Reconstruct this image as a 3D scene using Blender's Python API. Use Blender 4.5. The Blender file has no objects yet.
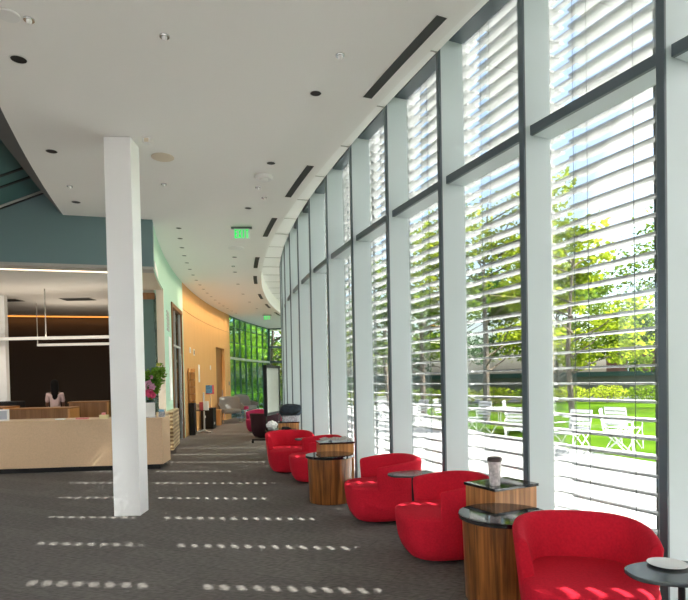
import bpy, bmesh, math, random
from mathutils import Vector, Matrix
PI = math.pi
rad = math.radians
SC = bpy.context.scene
COL = SC.collection
random.seed(7)

# ------------------------------------------------------------------ camera
FPX, ROLL, PITCH, EYE = 560.0, 0.0195, rad(-1.2), 1.55
fwd = Vector((0, math.cos(PITCH), math.sin(PITCH)))
rgt0 = Vector((1, 0, 0)); up0 = rgt0.cross(fwd)
cr, sr = math.cos(ROLL), math.sin(ROLL)
rgt = cr * rgt0 - sr * up0; upv = sr * rgt0 + cr * up0
cd = bpy.data.cameras.new('camera'); cam = bpy.data.objects.new('camera', cd); COL.objects.link(cam)
cd.sensor_fit = 'HORIZONTAL'; cd.sensor_width = 36.0; cd.lens = 36.0 * FPX / 688.0
cd.shift_y = (380.0 + FPX * math.tan(-PITCH) - 300.0) / 688.0
cd.clip_start = 0.05; cd.clip_end = 500
M3 = Matrix((rgt, upv, -fwd)).transposed()
cam.matrix_world = Matrix.Translation((0, 0, EYE)) @ M3.to_4x4()
SC.camera = cam

# ------------------------------------------------------------------ world, sun, exposure
SUN_EL = 46.3
SUN_DIR = Vector((0.99, -0.115, 0)).normalized() * math.cos(rad(SUN_EL)) + Vector((0, 0, math.sin(rad(SUN_EL))))
W = bpy.data.worlds.new('world'); SC.world = W; W.use_nodes = True
wn = W.node_tree.nodes; wl = W.node_tree.links
bg = wn['Background']
sky = wn.new('ShaderNodeTexSky'); sky.sky_type = 'NISHITA'; sky.sun_disc = False
sky.sun_elevation = rad(SUN_EL); sky.sun_rotation = math.atan2(SUN_DIR.x, SUN_DIR.y)
sky.air_density = 1.0; sky.dust_density = 4.0; sky.ozone_density = 1.0
wl.new(sky.outputs[0], bg.inputs[0]); bg.inputs[1].default_value = 0.8
sd = bpy.data.lights.new('sun', 'SUN'); sd.energy = 44.0; sd.angle = rad(0.5); sd.color = (1.0, 0.955, 0.88)
so = bpy.data.objects.new('sun', sd); COL.objects.link(so)
so.rotation_euler = SUN_DIR.to_track_quat('Z', 'Y').to_euler()
VS = SC.view_settings
VS.view_transform = 'Standard'; VS.look = 'None'; VS.gamma = 1.0; VS.use_curve_mapping = False
VS.exposure = 0.50

# ------------------------------------------------------------------ materials
MATS = {}
def mat(name, color, rough=0.6, metal=0.0, spec=0.5, noise=0.0, nscale=8.0, stretch=(1, 1, 1), bump=0.0, emit=None, es=0.0, sheen=0.0, coat=0.0):
    m = bpy.data.materials.new(name); m.use_nodes = True
    nt = m.node_tree; b = nt.nodes['Principled BSDF']
    b.inputs['Base Color'].default_value = (*color, 1); b.inputs['Roughness'].default_value = rough
    b.inputs['Metallic'].default_value = metal; b.inputs['Specular IOR Level'].default_value = spec
    b.inputs['Sheen Weight'].default_value = sheen; b.inputs['Coat Weight'].default_value = coat
    if emit: b.inputs['Emission Color'].default_value = (*emit, 1); b.inputs['Emission Strength'].default_value = es
    if noise or bump:
        tc = nt.nodes.new('ShaderNodeTexCoord'); mp = nt.nodes.new('ShaderNodeMapping'); mp.inputs['Scale'].default_value = stretch
        nz = nt.nodes.new('ShaderNodeTexNoise'); nz.inputs['Scale'].default_value = nscale; nz.inputs['Detail'].default_value = 4
        nt.links.new(tc.outputs['Object'], mp.inputs[0]); nt.links.new(mp.outputs[0], nz.inputs[0])
        if noise:
            r = nt.nodes.new('ShaderNodeValToRGB')
            r.color_ramp.elements[0].position = 0.3; r.color_ramp.elements[1].position = 0.7
            r.color_ramp.elements[0].color = (*[c * (1 - noise) for c in color], 1)
            r.color_ramp.elements[1].color = (*[min(1, c * (1 + noise)) for c in color], 1)
            nt.links.new(nz.outputs[0], r.inputs[0]); nt.links.new(r.outputs[0], b.inputs['Base Color'])
        if bump:
            bp = nt.nodes.new('ShaderNodeBump'); bp.inputs['Strength'].default_value = bump; bp.inputs['Distance'].default_value = 0.01
            nt.links.new(nz.outputs[0], bp.inputs['Height']); nt.links.new(bp.outputs[0], b.inputs['Normal'])
    MATS[name] = m
    return m

def wood(name, dark, light, scale=3.0, rough=0.4, plank=0.0, stretch=(9, 9, 0.5)):
    m = bpy.data.materials.new(name); m.use_nodes = True
    nt = m.node_tree; b = nt.nodes['Principled BSDF']; N = nt.nodes.new; L = nt.links.new
    tc = N('ShaderNodeTexCoord'); mp = N('ShaderNodeMapping'); mp.inputs['Scale'].default_value = stretch
    nz = N('ShaderNodeTexNoise'); nz.inputs['Scale'].default_value = scale; nz.inputs['Detail'].default_value = 6; nz.inputs['Distortion'].default_value = 0.6
    r = N('ShaderNodeValToRGB'); e = r.color_ramp.elements
    e[0].position = 0.3; e[1].position = 0.7; e[0].color = (*dark, 1); e[1].color = (*light, 1)
    L(tc.outputs['Object'], mp.inputs[0]); L(mp.outputs[0], nz.inputs[0]); L(nz.outputs[0], r.inputs[0])
    out = r.outputs[0]
    if plank:
        n2 = N('ShaderNodeTexNoise'); n2.inputs['Scale'].default_value = plank; m2 = N('ShaderNodeMapping'); m2.inputs['Scale'].default_value = (1, 1, 0.02)
        L(tc.outputs['Object'], m2.inputs[0]); L(m2.outputs[0], n2.inputs[0])
        r2 = N('ShaderNodeValToRGB'); r2.color_ramp.interpolation = 'CONSTANT'
        while len(r2.color_ramp.elements) < 5: r2.color_ramp.elements.new(0.5)
        for k, (p, v) in enumerate(((0, .7), (.42, 1.0), (.5, .82), (.56, 1.12), (.64, .9))):
            r2.color_ramp.elements[k].position = p; r2.color_ramp.elements[k].color = (v, v, v, 1)
        L(n2.outputs[0], r2.inputs[0])
        mx = N('ShaderNodeMix'); mx.data_type = 'RGBA'; mx.blend_type = 'MULTIPLY'; mx.inputs[0].default_value = 1
        L(out, mx.inputs[6]); L(r2.outputs[0], mx.inputs[7]); out = mx.outputs[2]
    L(out, b.inputs['Base Color']); b.inputs['Roughness'].default_value = rough
    MATS[name] = m
    return m

def glass(name, tint=(1, 1, 1), refl=0.5):
    m = bpy.data.materials.new(name); m.use_nodes = True
    nt = m.node_tree; nt.nodes.remove(nt.nodes['Principled BSDF']); N = nt.nodes.new; L = nt.links.new
    o = nt.nodes['Material Output']; t = N('ShaderNodeBsdfTransparent'); t.inputs[0].default_value = (*tint, 1)
    g = N('ShaderNodeBsdfGlossy'); g.inputs['Roughness'].default_value = 0.0
    f = N('ShaderNodeFresnel'); f.inputs[0].default_value = 1.45
    mu = N('ShaderNodeMath'); mu.operation = 'MULTIPLY'; mu.inputs[1].default_value = refl
    mx = N('ShaderNodeMixShader'); L(f.outputs[0], mu.inputs[0]); L(mu.outputs[0], mx.inputs[0]); L(t.outputs[0], mx.inputs[1]); L(g.outputs[0], mx.inputs[2])
    L(mx.outputs[0], o.inputs[0]); MATS[name] = m
    return m

def leafmat(name, c1, c2, trans=0.5):
    m = bpy.data.materials.new(name); m.use_nodes = True
    nt = m.node_tree; nt.nodes.remove(nt.nodes['Principled BSDF']); N = nt.nodes.new; L = nt.links.new
    o = nt.nodes['Material Output']; tc = N('ShaderNodeTexCoord'); nz = N('ShaderNodeTexNoise'); nz.inputs['Scale'].default_value = 2.5
    r = N('ShaderNodeValToRGB'); e = r.color_ramp.elements; e[0].position = .35; e[1].position = .65; e[0].color = (*c1, 1); e[1].color = (*c2, 1)
    d = N('ShaderNodeBsdfDiffuse'); t = N('ShaderNodeBsdfTranslucent'); mx = N('ShaderNodeMixShader'); mx.inputs[0].default_value = trans
    L(tc.outputs['Object'], nz.inputs[0]); L(nz.outputs[0], r.inputs[0]); L(r.outputs[0], d.inputs[0]); L(r.outputs[0], t.inputs[0])
    L(d.outputs[0], mx.inputs[1]); L(t.outputs[0], mx.inputs[2]); L(mx.outputs[0], o.inputs[0]); MATS[name] = m
    return m

mat('ceiling_white', (.87, .86, .83), .85)
mat('cove_white', (.92, .92, .90), .7)
mat('column_white', (.86, .86, .86), .7)
mat('fin_pale', (.54, .61, .63), .45)
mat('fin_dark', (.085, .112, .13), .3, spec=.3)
mat('rod_dark', (.10, .12, .12), .5)
mat('red_fabric', (.54, .012, .030), .9, spec=.15, noise=.10, nscale=60, bump=.2)
mat('maroon_fabric', (.36, .008, .075), .85, noise=.12, nscale=60, bump=.2)
mat('shaded_fabric', (.035, .006, .014), .85, noise=.12, nscale=60)  # near-black tone, the shade on the far chair put into its colour
mat('black_glass', (.012, .012, .014), .04, spec=.9)
mat('black_metal', (.010, .010, .011), .5, spec=.25)
mat('dark_top', (.05, .058, .064), .25, spec=.6)
mat('porcelain', (.78, .78, .78), .25)
mat('blue_wall', (.155, .245, .26), .65)
mat('teal_soffit', (.07, .16, .16), .6)
mat('green_wall', (.46, .68, .55), .7)
mat('cream', (.68, .60, .48), .7)
mat('grey_trim', (.42, .41, .38), .5)
mat('dark_trim', (.13, .13, .13), .6)
mat('brown_wall', (.04, .024, .014), .8)
mat('dark_green', (.045, .11, .09), .35)
mat('counter_tan', (.64, .44, .27), .42, noise=.06, nscale=40)
mat('fixture_white', (.8, .8, .78), .4)
mat('chrome', (.65, .65, .66), .2, metal=1)
mat('alu', (.6, .62, .63), .4, metal=.6)
mat('lounge_grey', (.17, .167, .163), .8, noise=.1, nscale=40)
mat('whiteboard', (.36, .38, .34), .25)
mat('navy_cloth', (.012, .022, .035), .8, noise=.3, nscale=20, bump=.4)
mat('clear_plastic', (.42, .42, .46), .15, noise=.4, nscale=30)
mat('paper', (.80, .80, .78), .7)
mat('newsprint', (.42, .40, .37), .8, noise=.45, nscale=50)
mat('screen_grey', (.38, .41, .47), .3)
mat('card_pink', (.75, .25, .25), .6)
mat('card_blue', (.20, .45, .65), .6)
mat('card_yellow', (.75, .65, .35), .6)
mat('vase_dark', (.02, .045, .035), .15)
mat('petal_pink', (.62, .30, .42), .6)
mat('petal_rose', (.60, .05, .13), .6)
mat('petal_yellow', (.55, .55, .08), .6)
mat('skin', (.20, .10, .065), .55)
mat('shirt_pink', (.62, .46, .46), .8)
mat('hair_black', (.008, .007, .007), .8, spec=.15)
mat('trousers', (.02, .02, .03), .8)
mat('led_warm', (.9, .7, .5), .5, emit=(1, .80, .58), es=1.6)
mat('led_amber', (.9, .5, .2), .5, emit=(1, .36, .06), es=1.0)
mat('pendant_white', (.7, .68, .62), .5, emit=(1, .9, .75), es=.35)
mat('exit_green', (.02, .6, .15), .4, emit=(.01, .75, .10), es=.8)
mat('exit_pale', (.62, .70, .64), .3, emit=(.5, .9, .6), es=.06)
mat('lamp_dark', (.012, .012, .012), .5)
mat('bark', (.11, .08, .06), .9, noise=.3, nscale=10)
mat('white_metal', (.6, .6, .61), .4)
mat('paving', (.36, .355, .345), .8, noise=.06, nscale=3)
mat('road', (.10, .10, .105), .8)
mat('brick_far', (.16, .055, .04), .8, noise=.2, nscale=6)
mat('stone_far', (.10, .095, .09), .8)
mat('teal_coping', (.012, .05, .045), .5)
mat('cup_body', (.60, .55, .55), .2, noise=.35, nscale=45)
mat('cup_lid', (.05, .03, .03), .35)
mat('brochure', (.45, .40, .30), .6, noise=.5, nscale=25)
mat('poster', (.10, .28, .50), .5, noise=.6, nscale=14)
mat('poster_red', (.55, .10, .12), .5)
mat('roof_dark', (.08, .08, .08), .9)
mat('perf', (.50, .38, .20), .5)
mat('slot_brown', (.10, .06, .03), .7)
wood('walnut', (.085, .024, .006), (.37, .135, .034), 3.0, .3, plank=14)
wood('light_walnut', (.28, .11, .028), (.58, .27, .09), 3.0, .35, plank=12)
wood('maple', (.64, .335, .115), (.73, .40, .145), 2.0, .5)
wood('brown_wood', (.20, .085, .025), (.30, .14, .05), 2.0, .5)
wood('door_wood', (.24, .095, .018), (.31, .13, .03), 2.0, .45)
wood('orange_wood', (.50, .22, .06), (.60, .30, .10), 2.0, .5)
glass('window_glass', (.70, .725, .725), .5)
glass('door_glass', (.42, .52, .48), 1.0)
glass('green_glass', (.60, .77, .75), .6)
leafmat('leaf_yellow', (.18, .25, .016), (.38, .42, .045), .5)
leafmat('leaf_green', (.07, .13, .014), (.20, .27, .035), .45)
leafmat('leaf_dark', (.02, .06, .012), (.06, .14, .02), .35)
leafmat('louver_white', (.60, .60, .60), (.64, .64, .64), .42)
leafmat('leaf_indoor', (.06, .17, .02), (.22, .38, .05), .3)
leafmat('leaf_far', (.08, .20, .016), (.40, .52, .05), .5)
leafmat('grass_blade', (.16, .38, .03), (.30, .52, .06), .1)

# carpet: dark taupe planks with fine grain
def carpet():
    m = bpy.data.materials.new('carpet'); m.use_nodes = True
    nt = m.node_tree; b = nt.nodes['Principled BSDF']; N = nt.nodes.new; L = nt.links.new
    tc = N('ShaderNodeTexCoord'); mp = N('ShaderNodeMapping'); mp.inputs['Rotation'].default_value = (0, 0, rad(25)); L(tc.outputs['Object'], mp.inputs[0])
    br = N('ShaderNodeTexBrick'); br.inputs['Scale'].default_value = 1.0; br.inputs['Brick Width'].default_value = 1.0; br.inputs['Row Height'].default_value = .25
    br.inputs['Mortar Size'].default_value = .004; br.inputs['Color1'].default_value = (.136, .121, .112, 1); br.inputs['Color2'].default_value = (.160, .144, .132, 1); br.inputs['Mortar'].default_value = (.12, .108, .099, 1)
    L(mp.outputs[0], br.inputs[0])
    nz = N('ShaderNodeTexNoise'); nz.inputs['Scale'].default_value = 60; nz.inputs['Detail'].default_value = 5
    m3 = N('ShaderNodeMapping'); m3.inputs['Rotation'].default_value = (0, 0, rad(25)); m3.inputs['Scale'].default_value = (.3, 1, 1); L(tc.outputs['Object'], m3.inputs[0]); L(m3.outputs[0], nz.inputs[0])
    r = N('ShaderNodeValToRGB'); r.color_ramp.elements[0].position = .3; r.color_ramp.elements[1].position = .7
    r.color_ramp.elements[0].color = (.6, .6, .6, 1); r.color_ramp.elements[1].color = (1.3, 1.3, 1.3, 1); L(nz.outputs[0], r.inputs[0])
    mx = N('ShaderNodeMix'); mx.data_type = 'RGBA'; mx.blend_type = 'MULTIPLY'; mx.inputs[0].default_value = 1
    L(br.outputs[0], mx.inputs[6]); L(r.outputs[0], mx.inputs[7]); L(mx.outputs[2], b.inputs['Base Color'])
    b.inputs['Roughness'].default_value = .95; b.inputs['Specular IOR Level'].default_value = .2; MATS['carpet'] = m
carpet()

def perfmat():
    m = bpy.data.materials.new('perf_tan'); m.use_nodes = True
    nt = m.node_tree; b = nt.nodes['Principled BSDF']; N = nt.nodes.new; L = nt.links.new
    tc = N('ShaderNodeTexCoord'); sp = N('ShaderNodeSeparateXYZ'); cb = N('ShaderNodeCombineXYZ'); L(tc.outputs['Object'], sp.inputs[0]); L(sp.outputs['Y'], cb.inputs[0]); L(sp.outputs['Z'], cb.inputs[1])
    br = N('ShaderNodeTexBrick'); br.inputs['Scale'].default_value = 1.0; br.inputs['Brick Width'].default_value = .16; br.inputs['Row Height'].default_value = .085; br.inputs['Mortar Size'].default_value = .022
    br.inputs['Color1'].default_value = (.16, .09, .04, 1); br.inputs['Color2'].default_value = (.20, .12, .05, 1); br.inputs['Mortar'].default_value = (.52, .40, .24, 1)
    L(cb.outputs[0], br.inputs[0]); L(br.outputs[0], b.inputs['Base Color']); b.inputs['Roughness'].default_value = .45; MATS['perf_tan'] = m
perfmat()

def lawnmat():
    m = bpy.data.materials.new('lawn'); m.use_nodes = True
    nt = m.node_tree; b = nt.nodes['Principled BSDF']; N = nt.nodes.new; L = nt.links.new
    tc = N('ShaderNodeTexCoord'); nz = N('ShaderNodeTexNoise'); nz.inputs['Scale'].default_value = .5; nz.inputs['Detail'].default_value = 8
    r = N('ShaderNodeValToRGB'); e = r.color_ramp.elements; e[0].position = .35; e[1].position = .65
    e[0].color = (.030, .070, .005, 1); e[1].color = (.058, .105, .008, 1)
    L(tc.outputs['Object'], nz.inputs[0]); L(nz.outputs[0], r.inputs[0]); L(r.outputs[0], b.inputs['Base Color']); b.inputs['Roughness'].default_value = 1.0; b.inputs['Specular IOR Level'].default_value = 0.0
    MATS['lawn'] = m
lawnmat()

# ------------------------------------------------------------------ helpers
def tag(o, label=None, cat=None, group=None, kind=None):
    if label: o['label'] = label
    if cat: o['category'] = cat
    if group: o['group'] = group
    if kind: o['kind'] = kind
    return o

def thing(name, label, cat, loc=(0, 0, 0), rz=0.0, group=None, kind=None):
    o = bpy.data.objects.new(name, None); o.empty_display_size = .1; COL.objects.link(o)
    o.location = loc; o.rotation_euler = (0, 0, rz)
    return tag(o, label, cat, group, kind)

class MB:
    def __init__(s): s.v = []; s.f = []
    def add(s, vs, fs):
        n = len(s.v); s.v += [tuple(p) for p in vs]; s.f += [tuple(i + n for i in f) for f in fs]; return s
    def box(s, x0, x1, y0, y1, z0, z1, rz=0.0, c=(0, 0)):
        vs = [(x, y, z) for z in (z0, z1) for x, y in ((x0, y0), (x1, y0), (x1, y1), (x0, y1))]
        if rz:
            cc, ss = math.cos(rz), math.sin(rz); vs = [(c[0] + (x - c[0]) * cc - (y - c[1]) * ss, c[1] + (x - c[0]) * ss + (y - c[1]) * cc, z) for x, y, z in vs]
        return s.add(vs, [(3, 2, 1, 0), (4, 5, 6, 7), (0, 1, 5, 4), (1, 2, 6, 5), (2, 3, 7, 6), (3, 0, 4, 7)])
    def tube(s, pts, r, n=8, r2=None):
        pts = [Vector(p) for p in pts]; m = len(pts); rings = []
        for i, p in enumerate(pts):
            d = (pts[min(i + 1, m - 1)] - pts[max(i - 1, 0)]).normalized()
            a = Vector((0, 0, 1)) if abs(d.z) < .9 else Vector((1, 0, 0))
            u = d.cross(a).normalized(); w = d.cross(u)
            rr = r if r2 is None else r + (r2 - r) * i / (m - 1)
            rings.append([p + rr * (math.cos(2 * PI * k / n) * u + math.sin(2 * PI * k / n) * w) for k in range(n)])
        vs = [q for g in rings for q in g]; fs = []
        for i in range(m - 1):
            for k in range(n):
                k2 = (k + 1) % n; fs.append((i * n + k, i * n + k2, (i + 1) * n + k2, (i + 1) * n + k))
        fs.append(tuple(range(n))); fs.append(tuple(range((m - 1) * n, m * n))[::-1])
        return s.add(vs, fs)
    def lathe(s, prof, n=32, c=(0, 0, 0), sx=1.0, sy=1.0):
        vs = []; fs = []
        for r, z in prof:
            vs += [(c[0] + sx * r * math.cos(2 * PI * k / n), c[1] + sy * r * math.sin(2 * PI * k / n), c[2] + z) for k in range(n)]
        for i in range(len(prof) - 1):
            for k in range(n):
                k2 = (k + 1) % n; fs.append((i * n + k, i * n + k2, (i + 1) * n + k2, (i + 1) * n + k))
        fs.append(tuple(range(n))[::-1]); fs.append(tuple(range((len(prof) - 1) * n, len(prof) * n)))
        return s.add(vs, fs)
    def prism(s, poly, z0, z1):
        n = len(poly)
        vs = [(x, y, z0) for x, y in poly] + [(x, y, z1) for x, y in poly]
        fs = [tuple(range(n))[::-1], tuple(range(n, 2 * n))] + [(k, (k + 1) % n, n + (k + 1) % n, n + k) for k in range(n)]
        return s.add(vs, fs)
    def loft(s, rings, cap=True):
        n = len(rings[0]); vs = [p for g in rings for p in g]; fs = []
        for i in range(len(rings) - 1):
            for k in range(n):
                k2 = (k + 1) % n; fs.append((i * n + k, i * n + k2, (i + 1) * n + k2, (i + 1) * n + k))
        if cap: fs.append(tuple(range(n))[::-1]); fs.append(tuple(range((len(rings) - 1) * n, len(rings) * n)))
        return s.add(vs, fs)
    def arc(s, R0, R1, a0, a1, z0, z1, n=24, z0b=None):
        # curved slab around the building's centre of curvature
        vs = []; fs = []
        for i in range(n + 1):
            a = a0 + (a1 - a0) * i / n
            p, q = pol(R0, a), pol(R1, a)
            vs += [(p[0], p[1], z0), (q[0], q[1], z0), (q[0], q[1], z1), (p[0], p[1], z1)]
        for i in range(n):
            b = i * 4
            for k in range(4):
                k2 = (k + 1) % 4; fs.append((b + k, b + k2, b + 4 + k2, b + 4 + k))
        fs.append((0, 1, 2, 3)); fs.append((n * 4 + 3, n * 4 + 2, n * 4 + 1, n * 4))
        return s.add(vs, fs)
    def build(s, name, m, parent=None, smooth=False, bevel=0.0, subsurf=0):
        me = bpy.data.meshes.new(name); me.from_pydata(s.v, [], s.f); me.update()
        bm = bmesh.new(); bm.from_mesh(me); bmesh.ops.recalc_face_normals(bm, faces=bm.faces); bm.to_mesh(me); bm.free()
        me.materials.append(MATS[m] if isinstance(m, str) else m)
        o = bpy.data.objects.new(name, me); COL.objects.link(o)
        if parent: o.parent = parent
        if smooth:
            for p in me.polygons: p.use_smooth = True
        if bevel:
            md = o.modifiers.new('bevel', 'BEVEL'); md.width = bevel; md.segments = 2; md.limit_method = 'ANGLE'; md.angle_limit = rad(40)
        if smooth and not subsurf:
            try: me.set_sharp_from_angle(angle=rad(38))
            except Exception: pass
        if subsurf:
            md = o.modifiers.new('sub', 'SUBSURF'); md.levels = subsurf; md.render_levels = subsurf
        return o

CX, CY = 38.814, 21.601
def pol(R, a):
    return (CX - R * math.cos(rad(a)), CY - R * math.sin(rad(a)))
def ang_at_y(R, y):
    return math.degrees(math.asin((CY - y) / R))
def copy_tree(o, parent=None):
    c = o.copy(); COL.objects.link(c)
    if parent: c.parent = parent; c.matrix_parent_inverse = o.matrix_parent_inverse
    for ch in [x for x in o.children]: copy_tree(ch, c)
    return c
def S(o, label, cat):
    return tag(o, label, cat, None, 'structure')
ORD = ['first', 'second', 'third', 'fourth', 'fifth', 'sixth', 'seventh', 'eighth', 'ninth', 'tenth', 'eleventh', 'twelfth', 'thirteenth', 'fourteenth',
       'fifteenth', 'sixteenth', 'seventeenth', 'eighteenth', 'nineteenth', 'twentieth', 'twenty-first', 'twenty-second', 'twenty-third', 'twenty-fourth']

R_FIN, R_TR, R_GL, R_LV = 40.95, 40.89, 40.65, 40.45
R_EDGE, R_WALL, R_OUT = 41.48, 43.72, 45.14
Z_CEIL, Z_HEAD, Z_TR, Z_TOP = 4.42, 4.90, 3.55, 5.14
A_FAR, A_NEAR, A_RAD = -13.0, 37.5, 15.55

# ------------------------------------------------------------------ large structure
fl = MB().arc(R_GL, 62.0, A_FAR - 1, A_NEAR + 6, -.15, 0.0, 40); S(fl.build('floor', 'carpet'), 'dark taupe plank-patterned carpet floor with rows of sun dashes', 'floor')

ce = MB().arc(R_EDGE, R_OUT, A_RAD, A_NEAR + 6, Z_CEIL, 5.2, 30)
ce.arc(R_EDGE, R_WALL + .25, A_FAR - 1, A_RAD, Z_CEIL, 5.2, 40)
S(ce.build('ceiling', 'ceiling_white'), 'white curved plaster ceiling following the glass wall', 'ceiling')
S(MB().arc(R_FIN + .002, R_EDGE, A_FAR - 1, A_NEAR + 6, Z_HEAD, 4.93, 60).arc(R_GL - .01, R_EDGE, A_FAR - 1, A_NEAR + 6, Z_TOP, 5.3, 60).build('trim_1', 'cove_white'), 'white recessed cove soffit above the window heads', 'cove')
# grey sloped reveal along the atrium edge of the ceiling
g = MB(); n = 14; rows = []
for i in range(n + 1):
    a = A_RAD + .1 + (A_NEAR - A_RAD) * i / n; w = min(.34, .02 + .06 * (a - A_RAD))
    p = pol(R_OUT + .002, a); q = pol(R_OUT + w, a)
    rows.append([(p[0], p[1], Z_CEIL), (q[0], q[1], Z_CEIL + w * .45), (q[0], q[1], 5.2), (p[0], p[1], 5.2)])
g.loft(rows); S(g.build('trim_2', 'dark_trim'), 'dark grey reveal along the open edge of the white ceiling', 'reveal')

# curved inner wall: green, then maple panelling, then green-tinted glazing
gw = MB()
gw.arc(R_WALL, R_WALL + .2, 12.35, A_RAD, 3.6, 5.2, 10)
gw.arc(R_WALL, R_WALL + .2, 10.35, 12.35, 0, 5.2, 8)
gw.arc(R_WALL, R_WALL + .2, 7.75, 10.35, 3.55, 5.2, 8)
gw.arc(R_WALL, R_WALL + .2, 7.4, 7.75, 0, 5.2, 2)
S(gw.build('wall_left', 'green_wall'), 'pale mint green curved wall beside the reception counter', 'wall')
D0, D1 = 0.0, -1.9
mw = MB()
mw.arc(R_WALL, R_WALL + .2, D0, 7.4, 0, 5.2, 24)
mw.arc(R_WALL, R_WALL + .2, D1, D0, 2.92, 5.2, 6)
mw.arc(R_WALL, R_WALL + .2, -3.1, D1, 0, 5.2, 4)
S(mw.build('wall_left_panelled', 'maple'), 'warm maple panelled curved wall past the glass door', 'wall')
S(MB().arc(R_WALL - .004, R_WALL + .01, -3.1, 7.4, 3.66, 3.672, 24).build('trim_3', 'door_wood'), 'thin shadow joint running along the top of the maple panels', 'joint')
dr = thing('door_2', 'tall brown wooden door recessed in the maple wall', 'door', kind='structure')
MB().arc(R_WALL + .12, R_WALL + .17, D1, D0, 0, 2.92, 5).build('door_leaf', 'door_wood', dr)
p = pol(R_WALL + .09, D1 + .15); MB().tube([(p[0], p[1], .95), (p[0], p[1], 1.25)], .015).build('door_handle', 'chrome', dr)

# far glazed part of the curved wall
fg = thing('window_40', 'green tinted curved glass wall with dark frames at the corridor end', 'window', kind='structure')
A_G0, A_G1 = -3.1, -11.6
MB().arc(R_WALL + .05, R_WALL + .06, A_G1, A_G0, .05, Z_CEIL, 24).build('glass_pane', 'green_glass', fg)
fm = MB()
for k in range(8):
    a = A_G0 + (A_G1 - A_G0) * k / 7; x, y = pol(R_WALL + .04, a)
    fm.box(x - .03, x + .03, y - .03, y + .03, 0, Z_CEIL)
for z, t in ((.05, .10), (1.0, .02), (3.3, .03), (3.98, .03), (4.4, .04)):
    fm.arc(R_WALL + .02, R_WALL + .08, A_G1, A_G0, z - t / 2, z + t / 2, 24)
fm.build('frame', 'dark_green', fg)
MB().arc(R_WALL - .03, R_WALL + .08, A_G1, A_G0, 2.54, 2.64, 24).build('transom', 'alu', fg)
# end wall glazing
p0 = pol(R_WALL, A_G1); p1 = pol(R_GL, A_G1)
ew = thing('window_41', 'glazed end wall of the corridor with yellow foliage behind', 'window', (p0[0], p0[1], 0), math.atan2(p1[1] - p0[1], p1[0] - p0[0]), kind='structure')
WL = math.hypot(p1[0] - p0[0], p1[1] - p0[1])
MB().box(0, WL, .04, .05, 0, Z_CEIL).build('glass_pane', 'window_glass', ew)
fm = MB()
for k in range(5): fm.box(WL * k / 4 - .035, WL * k / 4 + .035, 0, .1, 0, 4.6)
for z in (.06, 2.6, 3.4, 4.4): fm.box(0, WL, 0, .1, z - .05, z + .05)
fm.build('frame', 'fin_dark', ew)

# radial lobby header wall (blue), atrium, lobby back room
ux, uy = -math.cos(rad(A_RAD)), -math.sin(rad(A_RAD))      # direction leading away to the left
O = Vector((*pol(R_WALL, A_RAD), 0))
RZ = math.atan2(uy, ux)
def radial(name, m, s0, s1, d0, d1, z0, z1, parent=None, bevel=0):
    # box along the radial header: s leftwards from the corner, d away from the camera
    mb = MB().box(s0, s1, -d1, -d0, z0, z1); o = mb.build(name, m, parent, bevel=bevel)
    if not parent: o.location = O; o.rotation_euler = (0, 0, RZ)
    return o
S(radial('wall_front', 'blue_wall', -.004, 9.0, -.012, .25, 3.6, 8.0), 'blue-green header wall above the reception opening', 'wall')
S(radial('trim_4', 'grey_trim', .0, 9.0, -.02, .3, 3.55, 3.6), 'grey metal trim along the bottom of the blue header', 'trim')
S(radial('ceiling_lobby', 'ceiling_white', -.02, 9.0, .25, 8.2, 3.62, 3.75), 'pale ceiling of the reception room', 'ceiling')
# curved side edge of the lobby ceiling down the corridor
S(MB().arc(R_WALL + .02, R_WALL + .5, 12.3, A_RAD - .2, 3.585, 3.615, 8).build('trim_5', 'cream'), 'cream soffit edge beside the green wall', 'soffit')
S(radial('wall_back', 'brown_wall', -.3, 9.4, 8.0, 8.25, 0, 3.62), 'dark brown back wall of the reception room', 'wall')
S(radial('wall_far_left', 'brown_wall', 9.0, 9.2, .2, 8.2, 0, 3.62), 'dark side wall of the reception room', 'wall')
S(radial('trim_6', 'led_amber', .3, 9.0, 7.97, 8.0, 3.585, 3.62), 'amber light cove along the top of the brown back wall', 'light cove')
S(radial('trim_7', 'led_warm', .3, 9.0, .37, .40, 3.545, 3.57), 'warm white light line just inside the reception header', 'light line')
al = bpy.data.lights.new('cove_light', 'AREA'); al.shape = 'RECTANGLE'; al.size = 8.5; al.size_y = .08; al.energy = 14; al.color = (1, .50, .18)
ao = bpy.data.objects.new('cove_light', al); COL.objects.link(ao)
c = O + Vector((ux, uy, 0)) * 4.6 + Vector((-uy * -1, 0, 0)) * 0
nrm = Vector((uy, -ux, 0))       # away from the camera
c = O + Vector((ux, uy, 0)) * 4.6 + nrm * 7.88; ao.location = (c.x, c.y, 3.57)
ao.rotation_euler = (0, 0, RZ)
# radial jamb and dark green panel at the end of the counter
jo = O.copy(); JA = 12.35; J = Vector((*pol(R_WALL, JA), 0)); jx, jy = -math.cos(rad(JA)), -math.sin(rad(JA)); JR = math.atan2(jy, jx)
def jam(name, m, s0, s1, d0, d1, z0, z1):
    o = MB().box(s0, s1, -d1, -d0, z0, z1).build(name, m); o.location = J; o.rotation_euler = (0, 0, JR); return o
S(jam('trim_8', 'cream', .0, .15, -.03, .2, 0, 3.6), 'cream jamb at the end of the green wall', 'jamb')
S(jam('trim_9', 'black_metal', .15, .20, 0, .1, 0, 3.5), 'black frame beside the cream jamb', 'frame')
S(jam('wall_inner', 'dark_green', .20, 1.05, 0, .1, 0, 3.38), 'dark green partition panel behind the flowers', 'wall')
S(jam('trim_10', 'brown_wood', .18, 1.05, -.02, .12, 3.38, 3.52), 'brown wooden head strip over the dark green partition', 'trim')

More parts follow.
